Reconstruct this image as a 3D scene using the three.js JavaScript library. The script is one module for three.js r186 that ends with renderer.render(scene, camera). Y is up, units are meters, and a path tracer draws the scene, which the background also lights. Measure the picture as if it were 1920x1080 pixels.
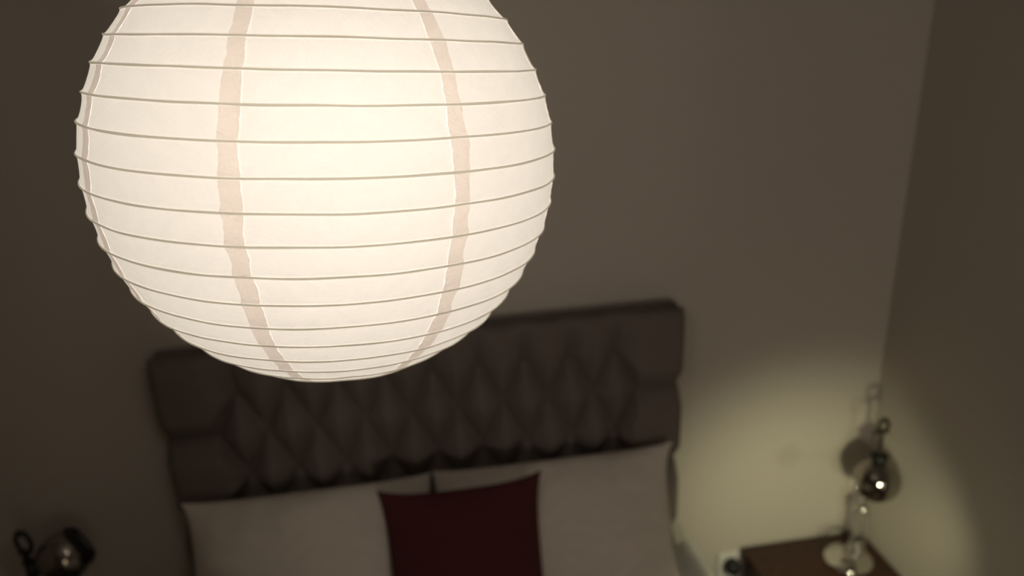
import * as THREE from 'three';
import { RoundedBoxGeometry } from 'three/addons/geometries/RoundedBoxGeometry.js';
import { mergeGeometries } from 'three/addons/utils/BufferGeometryUtils.js';
import { ImprovedNoise } from 'three/addons/math/ImprovedNoise.js';

// ---------------------------------------------------------------- camera, sky, exposure
const scene = new THREE.Scene();
const camera = new THREE.PerspectiveCamera(2 * Math.atan(540 / 1429.2) * 180 / Math.PI, 16 / 9, 0.05, 40);
camera.position.set(-0.0353, 2.2076, 1.9486);
camera.rotation.set(-0.3591, -0.1418, -0.0435, 'YXZ');
camera.focus = 0.66;
camera.userData.fStop = 3.0;
scene.background = new THREE.Color(0, 0, 0);
const renderer = new THREE.WebGLRenderer();
renderer.toneMapping = THREE.LinearToneMapping;
renderer.toneMappingExposure = 1.0;
renderer.shadowMap.enabled = true;

// light of the lamps that are switched on (each light is placed in its lamp's builder)
const LANTERN = { intensity: 0.195, color: [1.0, 0.88, 0.75] };
const HALL_LAMP = { intensity: 6.8, color: [1.0, 0.88, 0.76] };
const READING_LAMP = { intensity: 0.72, color: [1.0, 0.96, 0.6] };

// ---------------------------------------------------------------- helpers
const noise = new ImprovedNoise();
const nz = (x, y, z = 0) => noise.noise(x + 13.7, y + 7.3, z + 3.1);
let seed = 20240607;
const rnd = () => { seed = (seed * 1664525 + 1013904223) >>> 0; return seed / 4294967296; };
const lin = (r, g, b) => new THREE.Color().setRGB(r, g, b);
const V = (x, y, z) => new THREE.Vector3(x, y, z);

function mesh(name, geometry, material, parent = scene) {
  const m = new THREE.Mesh(geometry, material);
  m.name = name; m.castShadow = true; m.receiveShadow = true;
  parent.add(m);
  return m;
}
function thing(name, label, category, [x, y, z] = [0, 0, 0], group) {
  const o = new THREE.Group();
  o.name = name; o.position.set(x, y, z); o.userData = { label, category };
  if (group) o.userData.group = group;
  scene.add(o);
  return o;
}
function tag(o, label, category, group) { o.userData = { label, category }; if (group) o.userData.group = group; return o; }
function struct(o, label, category) { o.userData = { kind: 'structure', label, category }; return o; }
function box(w, h, d, x, y, z, r = 0) {
  const g = r ? new RoundedBoxGeometry(w, h, d, 3, r) : new THREE.BoxGeometry(w, h, d);
  return g.translate(x, y, z);
}
function lathe(points, seg = 48) { return new THREE.LatheGeometry(points.map(([r, y]) => new THREE.Vector2(r, y)), seg); }
function tube(pts, r, seg = 32, rs = 8, closed = false) {
  return new THREE.TubeGeometry(new THREE.CatmullRomCurve3(pts.map(p => V(...p)), closed), seg, r, rs, closed);
}
function orient(g, axis) { // turns a geometry built along +y to point along axis
  return g.applyQuaternion(new THREE.Quaternion().setFromUnitVectors(V(0, 1, 0), axis.clone().normalize()));
}
function gridGeometry(nu, nv, f, close = false) { // f(u, v) -> [x, y, z]; uv in metres given by f's last two values when present
  const pos = [], uv = [], idx = [];
  for (let j = 0; j <= nv; j++) for (let i = 0; i <= nu; i++) {
    const p = f(i / nu, j / nv);
    pos.push(p[0], p[1], p[2]); uv.push(p.length > 3 ? p[3] : i / nu, p.length > 4 ? p[4] : j / nv);
  }
  for (let j = 0; j < nv; j++) for (let i = 0; i < nu; i++) {
    const a = j * (nu + 1) + i, b = a + 1, c = a + nu + 1, d = c + 1;
    idx.push(a, b, d, a, d, c);
  }
  const g = new THREE.BufferGeometry();
  g.setAttribute('position', new THREE.Float32BufferAttribute(pos, 3));
  g.setAttribute('uv', new THREE.Float32BufferAttribute(uv, 2));
  g.setIndex(idx); g.computeVertexNormals();
  return g;
}
function texture(size, f, { srgb = false, repeat = [1, 1] } = {}) { // f(u, v) -> [r, g, b] 0..1, tileable when f is
  const d = new Uint8Array(size * size * 4);
  for (let y = 0; y < size; y++) for (let x = 0; x < size; x++) {
    const c = f(x / size, y / size), k = (y * size + x) * 4;
    for (let n = 0; n < 3; n++) d[k + n] = Math.max(0, Math.min(255, Math.round(255 * c[n])));
    d[k + 3] = 255;
  }
  const t = new THREE.DataTexture(d, size, size);
  t.wrapS = t.wrapT = THREE.RepeatWrapping; t.magFilter = THREE.LinearFilter; t.minFilter = THREE.LinearFilter;
  if (srgb) t.colorSpace = THREE.SRGBColorSpace;
  t.repeat.set(...repeat); t.needsUpdate = true;
  return t;
}
// noise that repeats over the unit square
const wrapNoise = (u, v, f, z = 0) => {
  const a = 2 * Math.PI * u, b = 2 * Math.PI * v, r = f / (2 * Math.PI);
  return noise.noise(r * Math.cos(a) + 5.1 + z, r * Math.sin(a) + r * Math.cos(b) * 1.3 + 9.2, r * Math.sin(b) * 1.3 + 2.7 + z);
};

// ---------------------------------------------------------------- materials
const weave = texture(256, (u, v) => {
  const s = 0.5 + 0.22 * Math.sin(u * 2 * Math.PI * 64) + 0.22 * Math.sin(v * 2 * Math.PI * 64) + 0.15 * (rnd() - 0.5);
  return [s, s, s];
}, { repeat: [12, 12] });
const plaster = texture(512, (u, v) => {
  const s = 0.5 + 0.25 * wrapNoise(u, v, 30) + 0.2 * wrapNoise(u, v, 90, 4) + 0.08 * (rnd() - 0.5);
  return [s, s, s];
}, { repeat: [1, 1] });
const paperTone = texture(512, (u, v) => {
  const s = 0.965 + 0.02 * wrapNoise(u, v, 14) + 0.012 * wrapNoise(u, v, 60, 3) + 0.016 * (rnd() - 0.5);
  return [s, s, s];
}, { repeat: [4, 4] });
const paperBump = texture(512, (u, v) => {
  const s = 0.5 + 0.3 * wrapNoise(u, v, 26, 1) + 0.18 * wrapNoise(u, v, 80, 2);
  return [s, s, s];
}, { repeat: [5, 5] });
const clothTone = texture(256, (u, v) => {
  const s = 0.93 + 0.05 * wrapNoise(u, v, 9, 7) + 0.04 * (rnd() - 0.5);
  return [s, s, s];
}, { repeat: [3, 3] });
const woodMap = texture(512, (u, v) => {
  const ring = 0.5 + 0.5 * Math.sin(2 * Math.PI * (v * 7 + 0.9 * wrapNoise(u, v, 3, 5) * 1.4));
  const fibre = wrapNoise(u * 1, v, 8, 8) * 0.5 + 0.5 * Math.sin(v * 2 * Math.PI * 61 + 3 * wrapNoise(u, v, 5, 2));
  const k = 0.72 + 0.18 * ring + 0.07 * fibre + 0.05 * (rnd() - 0.5);
  return [0.30 * k, 0.175 * k, 0.115 * k];
}, { srgb: true, repeat: [2, 2] });
const carpetTone = texture(256, () => { const s = 0.85 + 0.15 * rnd(); return [s, s, s]; }, { repeat: [20, 20] });

const std = (o) => new THREE.MeshStandardMaterial(o);
const phys = (o) => new THREE.MeshPhysicalMaterial(o);
const M = {
  wall: std({ name: 'wall_paint', color: lin(0.56, 0.515, 0.455), roughness: 0.92, bumpMap: plaster, bumpScale: 0.0006 }),
  ceiling: std({ name: 'ceiling_paint', color: lin(0.78, 0.75, 0.7), roughness: 0.95, bumpMap: plaster, bumpScale: 0.0005 }),
  trim: std({ name: 'white_trim', color: lin(0.72, 0.7, 0.66), roughness: 0.5 }),
  carpet: std({ name: 'carpet', color: lin(0.22, 0.19, 0.16), roughness: 1, map: carpetTone }),
  paper: phys({ name: 'lantern_paper', color: lin(0.89, 0.89, 0.88), roughness: 1, transmission: 0.252, thickness: 0, map: paperTone, bumpMap: paperBump, bumpScale: 0.0006, emissive: lin(1.0, 0.9, 0.75), emissiveIntensity: 0.08, side: THREE.DoubleSide, specularIntensity: 0.2 }),
  seam: phys({ name: 'lantern_seam_paper', color: lin(0.86, 0.81, 0.78), roughness: 1, transmission: 0.208, thickness: 0, map: paperTone, bumpMap: paperBump, bumpScale: 0.0015, side: THREE.DoubleSide, specularIntensity: 0.2 }),
  rib: phys({ name: 'lantern_rib', color: lin(0.62, 0.6, 0.54), roughness: 1, transmission: 0.24, thickness: 0, side: THREE.DoubleSide, specularIntensity: 0.2 }),
  wire: std({ name: 'steel_wire', color: lin(0.5, 0.5, 0.5), metalness: 1, roughness: 0.35 }),
  whitePlastic: std({ name: 'white_plastic', color: lin(0.75, 0.74, 0.7), roughness: 0.4 }),
  blackPlastic: std({ name: 'black_plastic', color: lin(0.012, 0.012, 0.012), roughness: 0.45 }),
  lanternBulb: std({ name: 'frosted_bulb', color: lin(0.9, 0.9, 0.88), roughness: 0.5, emissive: lin(...LANTERN.color), emissiveIntensity: 0.6 }),
  headboard: std({ name: 'taupe_upholstery', color: lin(0.19, 0.158, 0.138), roughness: 0.95, map: clothTone, bumpMap: weave, bumpScale: 0.0004 }),
  pillow: std({ name: 'white_cotton', color: lin(0.7, 0.645, 0.57), roughness: 0.95, map: clothTone, bumpMap: weave, bumpScale: 0.0002 }),
  linen: std({ name: 'white_bed_linen', color: lin(0.74, 0.72, 0.69), roughness: 0.95, map: clothTone, bumpMap: weave, bumpScale: 0.0002 }),
  burgundy: std({ name: 'burgundy_fabric', color: lin(0.075, 0.012, 0.014), roughness: 0.9, map: clothTone, bumpMap: weave, bumpScale: 0.0004 }),
  wood: std({ name: 'dark_mahogany', color: 0xffffff, map: woodMap, roughness: 0.5 }),
  chrome: std({ name: 'chrome', color: lin(0.72, 0.7, 0.67), metalness: 1, roughness: 0.06 }),
  darkChrome: std({ name: 'smoked_chrome', color: lin(0.36, 0.33, 0.3), metalness: 1, roughness: 0.05 }),
  bronze: std({ name: 'dark_bronze', color: lin(0.045, 0.038, 0.028), metalness: 0.8, roughness: 0.4 }),
  shadeInside: std({ name: 'white_reflector', color: lin(0.8, 0.79, 0.76), roughness: 0.5 }),
  glass: phys({ name: 'clear_glass', color: lin(1, 1, 1), roughness: 0.02, transmission: 1, thickness: 0.02, ior: 1.48 }),
  readingBulb: std({ name: 'lit_bulb', color: lin(0.9, 0.9, 0.88), roughness: 0.5, emissive: lin(...READING_LAMP.color), emissiveIntensity: 6 }),
  offBulb: std({ name: 'unlit_bulb', color: lin(0.75, 0.75, 0.72), roughness: 0.3 }),
  opalGlass: std({ name: 'opal_lamp_glass', color: lin(0.85, 0.83, 0.8), roughness: 0.3, emissive: lin(...HALL_LAMP.color), emissiveIntensity: 2 }),
  door: std({ name: 'white_door_paint', color: lin(0.66, 0.63, 0.57), roughness: 0.45 }),
  brass: std({ name: 'brushed_steel', color: lin(0.45, 0.43, 0.4), metalness: 1, roughness: 0.4 }),
};

// ---------------------------------------------------------------- the room
const X0 = -2.1, X1 = 1.401, Z1 = 4.3, H = 2.62, T = 0.12;
function slab(name, g, m) {
  const p = g.attributes.position, n = g.attributes.normal, uv = g.attributes.uv;
  for (let i = 0; i < p.count; i++) {
    const ax = Math.abs(n.getX(i)), ay = Math.abs(n.getY(i));
    uv.setXY(i, ax > 0.5 ? p.getZ(i) : p.getX(i), ay > 0.5 ? p.getZ(i) : p.getY(i));
  }
  return mesh(name, g, m);
}
struct(slab('floor', box(X1 - X0 + 2 * T, T, Z1 + 2 * T, (X0 + X1) / 2, -T / 2, Z1 / 2), M.carpet), 'brown grey carpeted floor under the bed', 'floor');
struct(slab('ceiling', box(X1 - X0 + 2 * T, T, Z1 + 2 * T, (X0 + X1) / 2, H + T / 2, Z1 / 2), M.ceiling), 'plain off-white ceiling above the paper lantern', 'ceiling');
struct(slab('wall_back', box(X1 - X0 + 2 * T, H, T, (X0 + X1) / 2, H / 2, -T / 2), M.wall), 'plain beige painted wall behind the headboard', 'wall');
struct(slab('wall_right', box(T, H, Z1, X1 + T / 2, H / 2, Z1 / 2), M.wall), 'plain beige painted side wall at the brightly lit corner', 'wall');
struct(slab('wall_left', box(T, H, Z1, X0 - T / 2, H / 2, Z1 / 2), M.wall), 'plain beige painted wall at the dark side of the room', 'wall');
const DX0 = 0.3, DX1 = 1.1, DH = 2.02; // doorway in the wall opposite the bed
struct(slab('wall_front', mergeGeometries([
  box(DX0 - X0 + T, H, T, (X0 - T + DX0) / 2, H / 2, Z1 + T / 2), box(X1 - DX1 + T, H, T, (X1 + T + DX1) / 2, H / 2, Z1 + T / 2),
  box(DX1 - DX0, H - DH, T, (DX0 + DX1) / 2, (H + DH) / 2, Z1 + T / 2),
]), M.wall), 'plain beige painted wall with a doorway, opposite the bed', 'wall');
struct(mesh('trim_1', mergeGeometries([
  box(0.07, DH + 0.07, 0.02, DX0 - 0.035, (DH + 0.07) / 2, Z1 - 0.01), box(0.07, DH + 0.07, 0.02, DX1 + 0.035, (DH + 0.07) / 2, Z1 - 0.01), box(DX1 - DX0, 0.07, 0.02, (DX0 + DX1) / 2, DH + 0.035, Z1 - 0.01),
]), M.trim), 'white frame around the doorway opposite the bed', 'trim');
// the hall beyond the doorway
const HX0 = -0.35, HX1 = 1.65, HZ0 = Z1 + T, HZ1 = 7.6;
struct(slab('floor_hall', box(HX1 - HX0 + 2 * T, T, HZ1 - HZ0 + T, (HX0 + HX1) / 2, -T / 2, (HZ0 + HZ1 + T) / 2), M.carpet), 'carpeted floor of the hall beyond the doorway', 'floor');
struct(slab('ceiling_hall', box(HX1 - HX0 + 2 * T, T, HZ1 - HZ0 + T, (HX0 + HX1) / 2, H + T / 2, (HZ0 + HZ1 + T) / 2), M.ceiling), 'plain ceiling of the hall beyond the doorway', 'ceiling');
struct(slab('wall_hall_left', box(T, H, HZ1 - HZ0, HX0 - T / 2, H / 2, (HZ0 + HZ1) / 2), M.wall), 'side wall of the hall, on the open door side', 'wall');
struct(slab('wall_hall_right', box(T, H, HZ1 - HZ0, HX1 + T / 2, H / 2, (HZ0 + HZ1) / 2), M.wall), 'side wall of the hall, opposite the open door', 'wall');
struct(slab('wall_hall_end', box(HX1 - HX0 + 2 * T, H, T, (HX0 + HX1) / 2, H / 2, HZ1 + T / 2), M.wall), 'end wall of the hall behind the opal lamp', 'wall');
{
  const d = mesh('door_1', new RoundedBoxGeometry(0.04, DH - 0.01, 0.78, 2, 0.004).translate(0.25, DH / 2, HZ0 + 0.41), M.door);
  struct(d, 'white door standing open into the hall', 'door');
  mesh('door_handle', mergeGeometries([tube([[0.275, 1.02, HZ0 + 0.74], [0.32, 1.02, HZ0 + 0.74], [0.325, 1.02, HZ0 + 0.62]], 0.009, 20, 8), box(0.008, 0.15, 0.04, 0.274, 1.02, HZ0 + 0.74)].map(g => g.index ? g.toNonIndexed() : g)), M.wire, d);
}
struct(mesh('baseboard_back', box(X1 - X0, 0.1, 0.014, (X0 + X1) / 2, 0.05, 0.007), M.trim), 'white baseboard along the wall behind the bed', 'baseboard');
struct(mesh('baseboard_right', box(0.014, 0.1, Z1 - 0.02, X1 - 0.007, 0.05, Z1 / 2 + 0.01), M.trim), 'white baseboard along the side wall', 'baseboard');

// ---------------------------------------------------------------- paper lantern
{
  const R = 0.235, E = 0.9753, C = [-0.1048, 2.0569, 1.1236];
  const tilt = new THREE.Matrix4().makeRotationFromEuler(new THREE.Euler(-0.0515, 0, -0.0691, 'XYZ'));
  const lantern = thing('paper_lantern', 'round white ribbed paper lantern, lit, hanging in front of the bed', 'lantern', C);
  const step = 6.85, first = 4.65 + 10 * step, nRibs = 21; // latitudes of the wire ribs in degrees
  const lats = []; for (let k = 0; k < nRibs; k++) lats.push(first - k * step);
  const rad = Math.PI / 180;
  const wobble = (k, a) => 0.0011 * nz(k * 3.1, 1.3 * Math.cos(a), 1.3 * Math.sin(a)) + 0.0007 * nz(k * 5.7 + 40, 4 * Math.cos(a), 4 * Math.sin(a));
  const topLat = lats[0] + step * 0.9, botLat = lats[nRibs - 1] - step * 0.9;
  const edges = [topLat, ...lats, botLat];
  // radius and height of the paper at a fractional rib number s (0 = first rib) and azimuth a
  function paperPoint(s, a, out = 0) {
    const k = Math.max(-1, Math.min(nRibs, s)), i = Math.max(0, Math.min(edges.length - 2, Math.floor(k + 1))), t = k + 1 - i;
    const l0 = edges[i] * rad, l1 = edges[i + 1] * rad;
    const q = (l, n) => [R * Math.cos(l), E * R * Math.sin(l) + wobble(n, a)];
    const [r0, y0] = q(l0, i), [r1, y1] = q(l1, i + 1);
    const sag = 4 * t * (1 - t);
    const crease = sag * (0.0014 * nz(i * 2.7, 5 * Math.cos(a), 5 * Math.sin(a)) - 0.0003);
    const sharp = 0.0011 * Math.exp(-Math.min(t, 1 - t) / 0.09) ; // paper pulled out to a ridge over the wire
    const r = r0 + (r1 - r0) * t, y = y0 + (y1 - y0) * t;
    const lm = (l0 + (l1 - l0) * t), d = crease + sharp + out;
    const rr = r + d * Math.cos(lm), yy = y + d * Math.sin(lm);
    return [rr * Math.sin(a), yy, rr * Math.cos(a), a * R, lm * R];
  }
  const paper = gridGeometry(288, (nRibs + 1) * 10, (u, v) => paperPoint(-1 + v * (nRibs + 1), -u * 2 * Math.PI)).applyMatrix4(tilt);
  mesh('paper_shade', paper, M.paper, lantern).userData.label = 'thin white translucent paper';
  // raised wire ribs under the paper
  for (let k = 0; k < nRibs; k++) {
    const half = 0.0012;
    const w0 = half / (step * rad * R);
    const g = gridGeometry(240, 6, (u, v) => {
      const a = -u * 2 * Math.PI, th = (v - 0.5) * 2;
      const vary = 0.8 + 0.5 * Math.abs(nz(k * 1.7, 3 * Math.cos(a), 3 * Math.sin(a)));
      return paperPoint(k + th * w0 * vary, a, 0.0005 + 0.0007 * Math.sqrt(Math.max(0, 1 - th * th)));
    }).applyMatrix4(tilt);
    mesh('rib', g, M.rib, lantern);
  }
  // glued paper seams from pole to pole
  [-57, -14.9, 31, 77, 122, 167, 212, 257].forEach((az, n) => {
    const hw = 2.05 * rad;
    const gap = 0.0012 / (step * rad * R); // the seam stops at either side of each wire
    const bands = [];
    for (let k = -1; k < nRibs; k++) bands.push(gridGeometry(6, 12, (u, v) => {
      const s = k + gap + v * (1 - 2 * gap), lat = (first - s * step) * rad, widen = 0.55 + 0.45 / Math.max(0.5, Math.cos(lat));
      const side = u > 0.5 ? 5 : 1;
      const jag = (0.55 * nz(n * 9 + 2, s * 1.1, side) + 0.3 * nz(n * 7, s * 4.3, side + 3)) * rad;
      const drift = 0.6 * nz(n * 4 + 3, s * 0.4) * rad;
      const a = az * rad + drift + (2 * u - 1) * hw * widen + jag * Math.abs(2 * u - 1);
      return paperPoint(s, -(-a), 0.00025 + 0.0006 * Math.max(0, nz(n * 3, s * 5, u * 3)));
    }));
    const g = mergeGeometries(bands).applyMatrix4(tilt);
    mesh('seam', g, M.seam, lantern);
  });
  // wire stretcher, socket and bulb inside, cord and rose above
  const yTop = E * R * Math.sin(topLat * rad), rTop = R * Math.cos(topLat * rad);
  const yBot = E * R * Math.sin(botLat * rad), rBot = R * Math.cos(botLat * rad);
  mesh('top_ring', new THREE.TorusGeometry(rTop, 0.0018, 8, 48).rotateX(Math.PI / 2).translate(0, yTop, 0).applyMatrix4(tilt), M.wire, lantern);
  mesh('bottom_ring', new THREE.TorusGeometry(rBot, 0.0018, 8, 48).rotateX(Math.PI / 2).translate(0, yBot, 0).applyMatrix4(tilt), M.wire, lantern);
  mesh('stretcher', mergeGeometries([
    tube([[-rTop, yTop, 0], [-0.02, yTop + 0.012, 0], [0.02, yTop + 0.012, 0], [rTop, yTop, 0]], 0.0013, 24, 6),
    tube([[-rTop * 0.98, yTop, 0], [-rTop * 0.9, 0, 0.0], [-rBot * 0.98, yBot, 0]], 0.0013, 24, 6),
    tube([[rTop * 0.98, yTop, 0], [rTop * 0.9, 0, 0.0], [rBot * 0.98, yBot, 0]], 0.0013, 24, 6),
  ]).applyMatrix4(tilt), M.wire, lantern);
  const b = V(0.0255, 0.06, 0.2254).normalize().multiplyScalar(0.09).applyMatrix4(tilt); // the bulb hangs off centre, towards the viewer
  mesh('bulb', new THREE.SphereGeometry(0.045, 32, 20).translate(b.x, b.y, b.z), M.lanternBulb, lantern);
  mesh('socket', lathe([[0.001, 0.035], [0.018, 0.035], [0.019, 0.04], [0.019, 0.085], [0.012, 0.1], [0.004, 0.105], [0.001, 0.105]], 24).translate(b.x, b.y, b.z), M.whitePlastic, lantern);
  mesh('cord', tube([[b.x, b.y + 0.1, b.z], [b.x * 0.6, yTop + 0.02, b.z * 0.5], [0, yTop + 0.15, 0], [0, H - C[1] - 0.02, 0]], 0.003, 40, 8), M.whitePlastic, lantern);
  mesh('ceiling_rose', lathe([[0.001, -0.03], [0.012, -0.03], [0.03, -0.022], [0.045, -0.008], [0.047, 0], [0.001, 0]], 32).translate(0, H - C[1], 0), M.whitePlastic, lantern);
  const light = new THREE.PointLight(lin(...LANTERN.color), LANTERN.intensity);
  light.position.copy(b); light.castShadow = true; light.shadow.radius = 2.2; light.name = 'lantern_light';
  lantern.add(light);
}

// ---------------------------------------------------------------- bed
const HB = { w: 0.71, top: 1.398, bottom: 0.28, back: 0.014, front: 0.098 };
{
  const bed = thing('headboard', 'tall deep-buttoned taupe grey upholstered headboard behind the white pillows', 'headboard', [0, 0, 0]);
  const rows = []; // [x, y] of every button
  const dy = 0.126, y1 = 1.283, dx = 0.128;
  for (let r = 0; r < 8; r++) {
    const y = y1 - r * dy, n = r % 2 ? 10 : 9;
    for (let i = 0; i < n; i++) rows.push([(i - (n - 1) / 2) * dx, y, r]);
  }
  const at = (x, y) => {
    // signed lattice coordinates: pleats run along the two diagonals between buttons
    const a = (x / dx + (y - y1) / (2 * dy)), c = (x / dx - (y - y1) / (2 * dy));
    const fa = Math.abs(a - Math.round(a)), fc = Math.abs(c - Math.round(c));
    const diag = 2 * Math.sqrt(Math.max(0, fa * fc)), near = Math.min(fa, fc) * 2;
    let puff;
    const xEdge = 4.5 * dx; // outer column of the diamond field
    const inField = y < y1 && Math.abs(x) < xEdge - 0.5 * dx * Math.abs(((y1 - y) / dy) % 2 - 1);
    if (inField) puff = 0.65 * Math.pow(near, 0.5) + 0.35 * diag;
    else {
      // upright pleats above the first row, level pleats at the sides
      let d = 1, fade = 1;
      if (y >= y1 && Math.abs(x) < 4.5 * dx) { const q = x / dx; d = Math.abs(q - Math.round(q)) * 2; fade = Math.min(1, 0.35 + (HB.top - y) / 0.2); }
      else if (y >= y1) { d = Math.min(1, (Math.abs(x) - 4 * dx) / (0.5 * dx)); fade = Math.min(1, 0.35 + (HB.top - y) / 0.2); }
      else {
        const q = ((y1 - y) / dy + 1) / 2; d = Math.abs(q - Math.round(q)) * 4; d = Math.min(1, d);
        const bx = Math.min(...rows.map(([rx, ry]) => Math.hypot((Math.abs(x) - rx) / 0.05, (y - ry) / 0.05)));
        d = Math.min(d, Math.min(1, bx));
        const fieldEdge = xEdge - 0.5 * dx * Math.abs(((y1 - y) / dy) % 2 - 1);
        d = Math.min(d, Math.min(1, (Math.abs(x) - fieldEdge) / 0.03 + 0.02));
      }
      puff = 1 - fade * (1 - Math.pow(Math.max(0, d), 0.55));
    }
    return puff;
  };
  const NU = 260, NV = 210, depth = 0.066;
  const hb = gridGeometry(NU, NV, (u, v) => {
    const x = (u * 2 - 1) * HB.w, y = HB.bottom + v * (HB.top - HB.bottom);
    let z = HB.front + depth * (at(x, y) - 0.62);
    // rounded rim
    const ex = Math.min(1, (HB.w - Math.abs(x)) / 0.035), ey = Math.min(1, (HB.top - y) / 0.035);
    const round = e => 1 - Math.sqrt(Math.max(0, 1 - (1 - e) * (1 - e)));
    z -= 0.03 * (round(ex) + round(ey));
    z += 0.0015 * nz(x * 14, y * 14);
    return [x, y, Math.max(z, 0.045), x, y];
  });
  mesh('upholstery', hb, M.headboard, bed).userData.label = 'deep-buttoned taupe grey fabric';
  mesh('back_panel', box(HB.w * 2, HB.top - HB.bottom, 0.05, 0, (HB.top + HB.bottom) / 2, 0.04, 0.02), M.headboard, bed);
  for (const [x, y, r] of rows) {
    if (y < HB.bottom + 0.05) continue;
    const g = new THREE.SphereGeometry(0.011, 14, 8).scale(1, 1, 0.5).translate(x, y, HB.front - depth * 0.62 + 0.006);
    mesh('button', g, M.headboard, bed);
  }
  for (const s of [-1, 1]) mesh('strut', box(0.08, 0.3, 0.03, s * 0.45, 0.15, 0.035), M.wood, bed);
}
{
  const base = thing('bed', 'double bed with taupe grey upholstered divan under the white mattress', 'bed', [0, 0, 0]);
  mesh('divan', box(1.38, 0.24, 1.94, 0, 0.2, 0.16 + 0.97, 0.02), M.headboard, base);
  for (const [x, z] of [[-0.62, 0.2], [0.62, 0.2], [-0.62, 1.95], [0.62, 1.95]]) mesh('leg', lathe([[0.001, 0], [0.02, 0], [0.026, 0.08], [0.001, 0.08]], 16).translate(x, 0, z), M.wood, base);
}
const mattress = mesh('mattress', new RoundedBoxGeometry(1.38, 0.22, 1.92, 4, 0.05).translate(0, 0.43, 0.165 + 0.96), M.linen);
tag(mattress, 'white mattress lying on the upholstered bed base', 'mattress');
{ // white bed linen: draped over the mattress with rounded edges and a few wrinkles
  const g = gridGeometry(150, 110, (u, v) => {
    const s = (u * 2 - 1) * 1.04, zz = 0.132 + v * 1.95;      // arc length across the bed
    const half = 0.775, r = 0.06, flat = half - r, a = Math.abs(s), arc = r * Math.PI / 2, side = Math.sign(s);
    let x, y;
    if (a < flat) { x = s; y = 0.555 + r; } else if (a < flat + arc) { const t = (a - flat) / r; x = side * (flat + r * Math.sin(t)); y = 0.555 + r * Math.cos(t); } else { x = side * (half + 0.01 * Math.sin((a - flat - arc) * 9)); y = 0.555 - (a - flat - arc); }
    const w = 0.012 * nz(s * 3, zz * 4) + 0.005 * nz(s * 9, zz * 11);
    return [x + (a > flat ? side * Math.abs(w) : 0), y + (a < flat + arc ? 0.6 * Math.abs(w) : 0) + 0.034 * Math.exp(-Math.pow((a - 0.735) / 0.045, 2)), zz, s, zz];
  });
  tag(mesh('bed_sheet', g, M.linen), 'white bed linen draped over the edge of the mattress', 'bed linen');
}

// pillow shape: thin at the seam, full in the middle, corners drawn out to points
function pillowGeometry(w, h, t, { dip = 0.045, inner = 0, dipY = 0.014, sharp = 5, power = 0.55, wrinkle = 1, id = 0, corner = 0.006 } = {}) {
  const N = 72, sides = [];
  for (const s of [1, -1]) sides.push(gridGeometry(N, N, (u, v) => {
    const a = u * 2 - 1, b = v * 2 - 1;
    const A = Math.sin(a * Math.PI / 2), B = Math.sin(b * Math.PI / 2); // more vertices at the seam
    let x = A * w / 2 * (1 - ((s > 0 ? A : -A) * inner > 0 ? 0.004 : dip) * (1 - Math.pow(Math.abs(B), sharp))), y = B * h / 2 * (1 - dipY * (1 - Math.pow(Math.abs(A), sharp)));
    const far = Math.pow(Math.abs(A * B), 6); x += Math.sign(A) * corner * far; y += Math.sign(B) * corner * far;
    let z = t / 2 * Math.pow(Math.max(0, (1 - A * A) * (1 - B * B)), power);
    const edge = Math.min(1, 3 * Math.max(0, (1 - A * A) * (1 - B * B)));
    // folds running in from the seams and soft dents
    const fold = Math.exp(-(1 - Math.abs(A)) / 0.22) * nz(id, y * 20, A * 1.2) + Math.exp(-(1 - Math.abs(B)) / 0.2) * nz(id + 5, x * 16, B * 1.2);
    z += edge * wrinkle * (0.042 * fold + 0.02 * nz(x * 4 + id, y * 4, s) + 0.005 * nz(x * 11 + id, y * 9, s * 3));
    return [s > 0 ? x : -x, y, s * Math.max(z, edge * 0.002), s > 0 ? x : -x, y];
  }));
  return mergeGeometries(sides);
}
function lean(o, x, y, z, back, roll = 0, yaw = 0) { o.position.set(x, y, z); o.rotation.set(-back, yaw, roll, 'YXZ'); return o; }
// y, z are the middle of the leaning pillow
const pl = mesh('pillow', pillowGeometry(0.64, 0.40, 0.18, { id: 2.3, inner: 1 }), M.pillow);
tag(pl, 'white cotton pillow leaning on the headboard, at the dark side of the bed', 'pillow', 'bed pillows');
lean(pl, -0.352, 0.8245, 0.2345, 0.36, 0.0);
const pr = mesh('pillow_001', pillowGeometry(0.67, 0.40, 0.18, { id: 8.9, inner: -1, dip: 0.07 }), M.pillow);
tag(pr, 'white cotton pillow leaning on the headboard, nearest the brightly lit corner', 'pillow', 'bed pillows');
lean(pr, 0.32, 0.8275, 0.2345, 0.36, 0.0);
const cu = mesh('cushion', pillowGeometry(0.40, 0.45, 0.14, { dip: 0.05, dipY: 0.05, sharp: 2.5, power: 0.55, wrinkle: 0.6, id: 4.4, corner: 0.012 }), M.burgundy);
tag(cu, 'burgundy red square cushion propped against the two white pillows', 'cushion');
lean(cu, 0.045, 0.851, 0.382, 0.40, 0.0);

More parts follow.
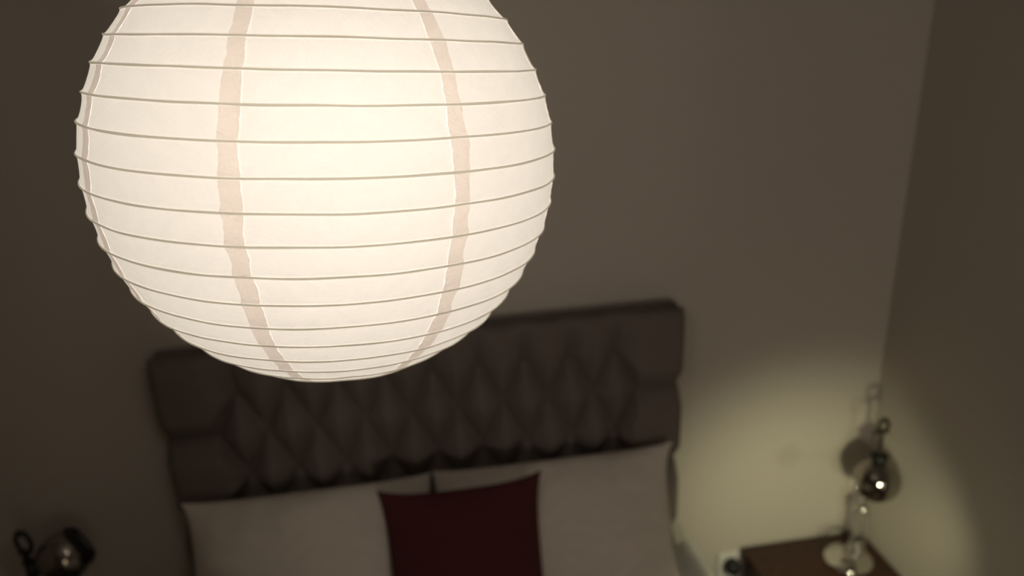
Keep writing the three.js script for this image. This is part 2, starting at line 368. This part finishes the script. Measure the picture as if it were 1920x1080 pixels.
// ---------------------------------------------------------------- nightstands
function nightstand(x0, x1, y, label, name) {
  const w = x1 - x0, d = 0.46, z0 = 0.018, cx = (x0 + x1) / 2;
  const t = thing(name, label, 'nightstand', [cx, 0, z0 + d / 2], 'nightstands beside the bed');
  mesh('top', new RoundedBoxGeometry(w, 0.028, d, 2, 0.004).translate(0, y - 0.014, 0), M.wood, t);
  for (const s of [-1, 1]) mesh('side_panel', box(0.02, y - 0.1, d - 0.03, s * (w / 2 - 0.02), 0.072 + (y - 0.1) / 2, 0), M.wood, t);
  mesh('back_panel', box(w - 0.06, y - 0.1, 0.012, 0, 0.072 + (y - 0.1) / 2, -d / 2 + 0.03), M.wood, t);
  mesh('bottom_panel', box(w - 0.06, 0.018, d - 0.05, 0, 0.085, 0), M.wood, t);
  for (let k = 0; k < 2; k++) {
    const hgt = (y - 0.14) / 2, yy = 0.105 + hgt / 2 + k * (hgt + 0.006);
    const dr = mesh('drawer', new RoundedBoxGeometry(w - 0.07, hgt, 0.02, 2, 0.003).translate(0, yy, d / 2 - 0.02), M.wood, t);
    mesh('knob', new THREE.SphereGeometry(0.012, 16, 10).translate(0, yy, d / 2 + 0.002), M.brass, dr);
  }
  for (const sx of [-1, 1]) for (const sz of [-1, 1]) mesh('leg', lathe([[0.001, 0], [0.014, 0], [0.019, 0.072], [0.001, 0.072]], 14).translate(sx * (w / 2 - 0.04), 0, sz * (d / 2 - 0.05)), M.wood, t);
  return t;
}
nightstand(0.975, 1.397, 0.479, 'dark wooden nightstand in the brightly lit corner', 'nightstand');
nightstand(-1.35, -0.9, 0.479, 'dark wooden nightstand at the dark side of the bed', 'nightstand_001');

// ---------------------------------------------------------------- chrome ball lamps
// foot: stem foot; ball: centre of the ball; up: axis of collar and finial; out: way the opening faces
function ballLamp({ name, label, base, stem, stemTop, ball, up, out, finialUp, finialAt, dark }) {
  const t = thing(name, label, 'table lamp', base, 'chrome ball lamps on the nightstands');
  const P = p => V(p[0] - base[0], p[1] - base[1], p[2] - base[2]);
  const B = P(ball), r = 0.068, u = V(...up).normalize(), o = V(...out).normalize();
  const s = P(stem);
  mesh('base', lathe([[0.001, 0], [0.07, 0], [0.0745, 0.003], [0.0745, 0.007], [0.07, 0.011], [0.055, 0.0165], [0.035, 0.0205], [0.015, 0.0225], [0.001, 0.023]], 64), M.chrome, t);
  const h = stemTop - base[1];
  mesh('stem', lathe([[0.001, 0.014], [0.0205, 0.014], [0.0205, h], [0.001, h]], 32).translate(s.x, 0, s.z), M.glass, t);
  mesh('lower_ferrule', lathe([[0.021, 0.012], [0.027, 0.013], [0.027, 0.026], [0.0215, 0.028], [0.0215, 0.038], [0.0245, 0.04], [0.0245, 0.052], [0.021, 0.054]], 32).translate(s.x, 0, s.z), M.chrome, t);
  mesh('upper_ferrule', lathe([[0.001, h - 0.012], [0.021, h - 0.014], [0.0235, h - 0.011], [0.0235, h + 0.004], [0.014, h + 0.012], [0.001, h + 0.014]], 32).translate(s.x, 0, s.z), M.chrome, t);
  const joint = B.clone().sub(V(s.x, h, s.z)), foot = V(s.x, h + 0.008, s.z), tip = B.clone().addScaledVector(joint.clone().normalize(), -r + 0.004);
  mesh('joint', tube([foot.toArray(), foot.clone().lerp(tip, 0.5).add(V(0.004, 0.002, -0.004)).toArray(), tip.toArray()], 0.007, 16, 12), M.chrome, t);
  // hollow ball with a round opening
  const open = 38 * Math.PI / 180, n = 40, prof = [];
  for (let k = 0; k <= n; k++) { const a = Math.PI - (Math.PI - open) * k / n; prof.push([Math.max(0.0005, r * Math.sin(a)), r * Math.cos(a)]); }
  const sh = mesh('ball_shade', orient(lathe(prof, 64), o).translate(B.x, B.y, B.z), M.darkChrome, t);
  const inner = []; const ri = r - 0.0015;
  for (let k = 0; k <= n; k++) { const a = open + (Math.PI - open) * k / n; inner.push([Math.max(0.0005, ri * Math.sin(a)), ri * Math.cos(a)]); }
  mesh('reflector', orient(lathe(inner, 48), o).translate(B.x, B.y, B.z), M.shadeInside, sh);
  mesh('rim', orient(new THREE.TorusGeometry(r * Math.sin(open), 0.0022, 10, 64).rotateX(Math.PI / 2).translate(0, r * Math.cos(open), 0), o).translate(B.x, B.y, B.z), dark ? M.blackPlastic : M.chrome, sh);
  if (dark) { // broad dark band round the opening
    const band = []; for (let k = 0; k <= 10; k++) { const a = open + 0.36 * k / 10; band.push([(r + 0.005) * Math.sin(a), (r + 0.005) * Math.cos(a)]); }
    mesh('opening_band', orient(lathe(band, 48), o).translate(B.x, B.y, B.z), M.blackPlastic, sh);
  }
  const bp = B.clone().addScaledVector(o, r * Math.cos(open) - 0.028);
  mesh('bulb', new THREE.SphereGeometry(0.016, 24, 16).translate(bp.x, bp.y, bp.z), M.offBulb, t);
  mesh('bulb_socket', orient(lathe([[0.001, -0.045], [0.012, -0.045], [0.012, -0.012], [0.001, -0.012]], 20), o).translate(bp.x, bp.y, bp.z), M.whitePlastic, t);
  // collar, neck, cross piece and ring
  mesh('collar', orient(lathe([[0.001, r - 0.006], [0.02, r - 0.004], [0.0195, r + 0.008], [0.026, r + 0.009], [0.026, r + 0.013], [0.027, r + 0.019], [0.022, r + 0.024], [0.012, r + 0.028], [0.001, r + 0.028]], 32), u).translate(B.x, B.y, B.z), M.blackPlastic, t);
  const f = V(...finialUp).normalize(), F = finialAt ? P(finialAt) : B.clone().addScaledVector(u, r + 0.026);
  const len = finialAt ? 0.105 : 0.072;
  const nk = mesh('finial', orient(lathe([[0.001, 0], [0.009, 0], [0.0095, 0.006], [0.006, 0.012], [0.005, len * 0.6], [0.0075, len * 0.72], [0.005, len * 0.8], [0.005, len], [0.001, len]].map(([a, b]) => [finialAt ? a * 1.8 : a, b]), 20), f).translate(F.x, F.y, F.z), M.bronze, t);
  const top = F.clone().addScaledVector(f, len);
  const side = V(1, 0, 0.25).normalize();
  mesh('cross_piece', tube([top.clone().addScaledVector(side, -0.019).addScaledVector(f, -0.002).toArray(), top.toArray(), top.clone().addScaledVector(side, 0.019).addScaledVector(f, 0.003).toArray()], 0.0055, 12, 10), M.bronze, nk);
  const ring = new THREE.TorusGeometry(finialAt ? 0.024 : 0.0155, finialAt ? 0.0068 : 0.0058, 10, 32).scale(0.85, 1.3, 1);
  ring.rotateY(-0.25); ring.translate(top.x + f.x * 0.022 + 0.003, top.y + (finialAt ? 0.03 : 0.022), top.z);
  mesh('ring', ring, M.bronze, nk);
  if (finialAt) mesh('bracket', tube([B.clone().addScaledVector(u, r + 0.01).toArray(), B.clone().addScaledVector(u, r + 0.03).lerp(F, 0.4).toArray(), F.clone().addScaledVector(f, 0.01).toArray()], 0.006, 16, 10), M.bronze, t);
  return t;
}
const cornerLamp = ballLamp({
  name: 'ball_lamp', label: 'chrome ball lamp with glass stem, on the nightstand in the brightly lit corner',
  base: [1.278, 0.4792, 0.139], stem: [1.322, 0, 0.112], stemTop: 0.655, ball: [1.317, 0.798, 0.168], up: [-0.04, 1, -0.02], out: [-0.75, -0.35, -0.5], finialUp: [-0.02, 1, -0.02],
});
mesh('power_cord', tube([[-0.02, 0.006, -0.072], [-0.035, 0.016, -0.085], [-0.02, 0.035, -0.1], [0.02, 0.04, -0.105], [0.05, 0.02, -0.112], [0.06, 0.004, -0.118]], 0.0025, 40, 8), M.blackPlastic, cornerLamp);
ballLamp({
  name: 'ball_lamp_001', label: 'chrome ball lamp with dark ring, at the dark side of the bed', dark: true,
  base: [-1.04, 0.4792, 0.15], stem: [-1.02, 0, 0.12], stemTop: 0.72, ball: [-1.01, 0.873, 0.12], up: [-0.95, -0.25, 0.1], out: [0.8, 0.36, -0.5], finialUp: [0.06, 1, 0.03], finialAt: [-1.105, 0.8, 0.125],
});

// ---------------------------------------------------------------- wall socket with plug
{
  const s = thing('wall_socket', 'white wall socket with a black plug, left of the corner nightstand', 'socket', [0.933, 0.385, 0.0]);
  mesh('plate', new RoundedBoxGeometry(0.075, 0.15, 0.01, 3, 0.004).translate(0, 0, 0.005), M.whitePlastic, s);
  const pg = mesh('plug', lathe([[0.001, 0], [0.026, 0], [0.027, 0.01], [0.024, 0.03], [0.015, 0.038], [0.001, 0.04]], 28).rotateX(Math.PI / 2).translate(0.006, 0.03, 0.01), M.blackPlastic, s);
  mesh('plug_cord', tube([[0.006, 0.012, 0.04], [0.004, -0.04, 0.046], [0.0, -0.15, 0.03], [0.004, -0.3, 0.03], [0.02, -0.381, 0.05]], 0.0035, 40, 8), M.blackPlastic, pg);
}

// ---------------------------------------------------------------- swing-arm reading spotlight on the side wall, outside the frame: its beam lights the corner
{
  const head = V(1.06, 0.925, 0.79), plate = [X1, 0.93, 0.95];
  const t = thing('reading_lamp', 'small black swing-arm reading spotlight fixed to the side wall', 'wall lamp', plate);
  const ax = V(Math.sin(0.08) * Math.cos(-0.42), Math.sin(-0.42), -Math.cos(0.08) * Math.cos(-0.42)).normalize(), c = head.clone().sub(V(...plate));
  mesh('wall_plate', lathe([[0.001, 0], [0.045, 0], [0.045, 0.008], [0.038, 0.014], [0.001, 0.016]], 40).rotateZ(Math.PI / 2), M.blackPlastic, t);
  mesh('arm', tube([[-0.012, 0, 0], [-0.06, -0.002, 0.004], [-0.2, -0.004, 0.0], [c.x + 0.03, 0.0, c.z + 0.08], [c.x - ax.x * 0.03, c.y - ax.y * 0.03, c.z - ax.z * 0.03]], 0.006, 40, 10), M.blackPlastic, t);
  const hd = mesh('head', orient(lathe([[0.001, -0.05], [0.016, -0.048], [0.024, -0.03], [0.034, 0.0], [0.038, 0.02], [0.0365, 0.02], [0.032, 0.0], [0.022, -0.026], [0.001, -0.03]], 40), ax).translate(c.x, c.y, c.z), M.blackPlastic, t);
  mesh('lamp_lens', orient(lathe([[0.001, 0.012], [0.018, 0.011], [0.033, 0.008], [0.033, 0.005], [0.001, 0.005]], 32), ax).translate(c.x, c.y, c.z), M.readingBulb, hd);
  const light = new THREE.SpotLight(lin(...READING_LAMP.color), READING_LAMP.intensity, 0, 0.83, 1);
  light.position.copy(c).addScaledVector(ax, 0.022); light.target.position.copy(c).addScaledVector(ax, 1);
  light.castShadow = true; light.shadow.radius = 1.8; light.name = 'reading_light';
  t.add(light, light.target);
}

// ---------------------------------------------------------------- hall lamp, whose light falls through the doorway on the right half of the bed wall
{
  const y = 1.75, t = thing('hall_pendant', 'opal glass globe pendant lit in the hall beyond the doorway', 'pendant lamp', [0.68, y, 6.4]);
  mesh('glass_globe', new THREE.SphereGeometry(0.15, 40, 24), M.opalGlass, t);
  mesh('cap', lathe([[0.001, 0.19], [0.03, 0.185], [0.05, 0.16], [0.055, 0.135], [0.001, 0.135]], 32), M.wire, t);
  mesh('cord', tube([[0, 0.185, 0], [0, 0.5, 0], [0, H - y - 0.01, 0]], 0.004, 12, 8), M.blackPlastic, t);
  mesh('ceiling_rose', lathe([[0.001, -0.03], [0.03, -0.025], [0.05, 0], [0.001, 0]], 32).translate(0, H - y, 0), M.wire, t);
  const light = new THREE.PointLight(lin(...HALL_LAMP.color), HALL_LAMP.intensity);
  light.castShadow = true; light.shadow.radius = 7; light.name = 'hall_light';
  t.add(light);
}

renderer.render(scene, camera);
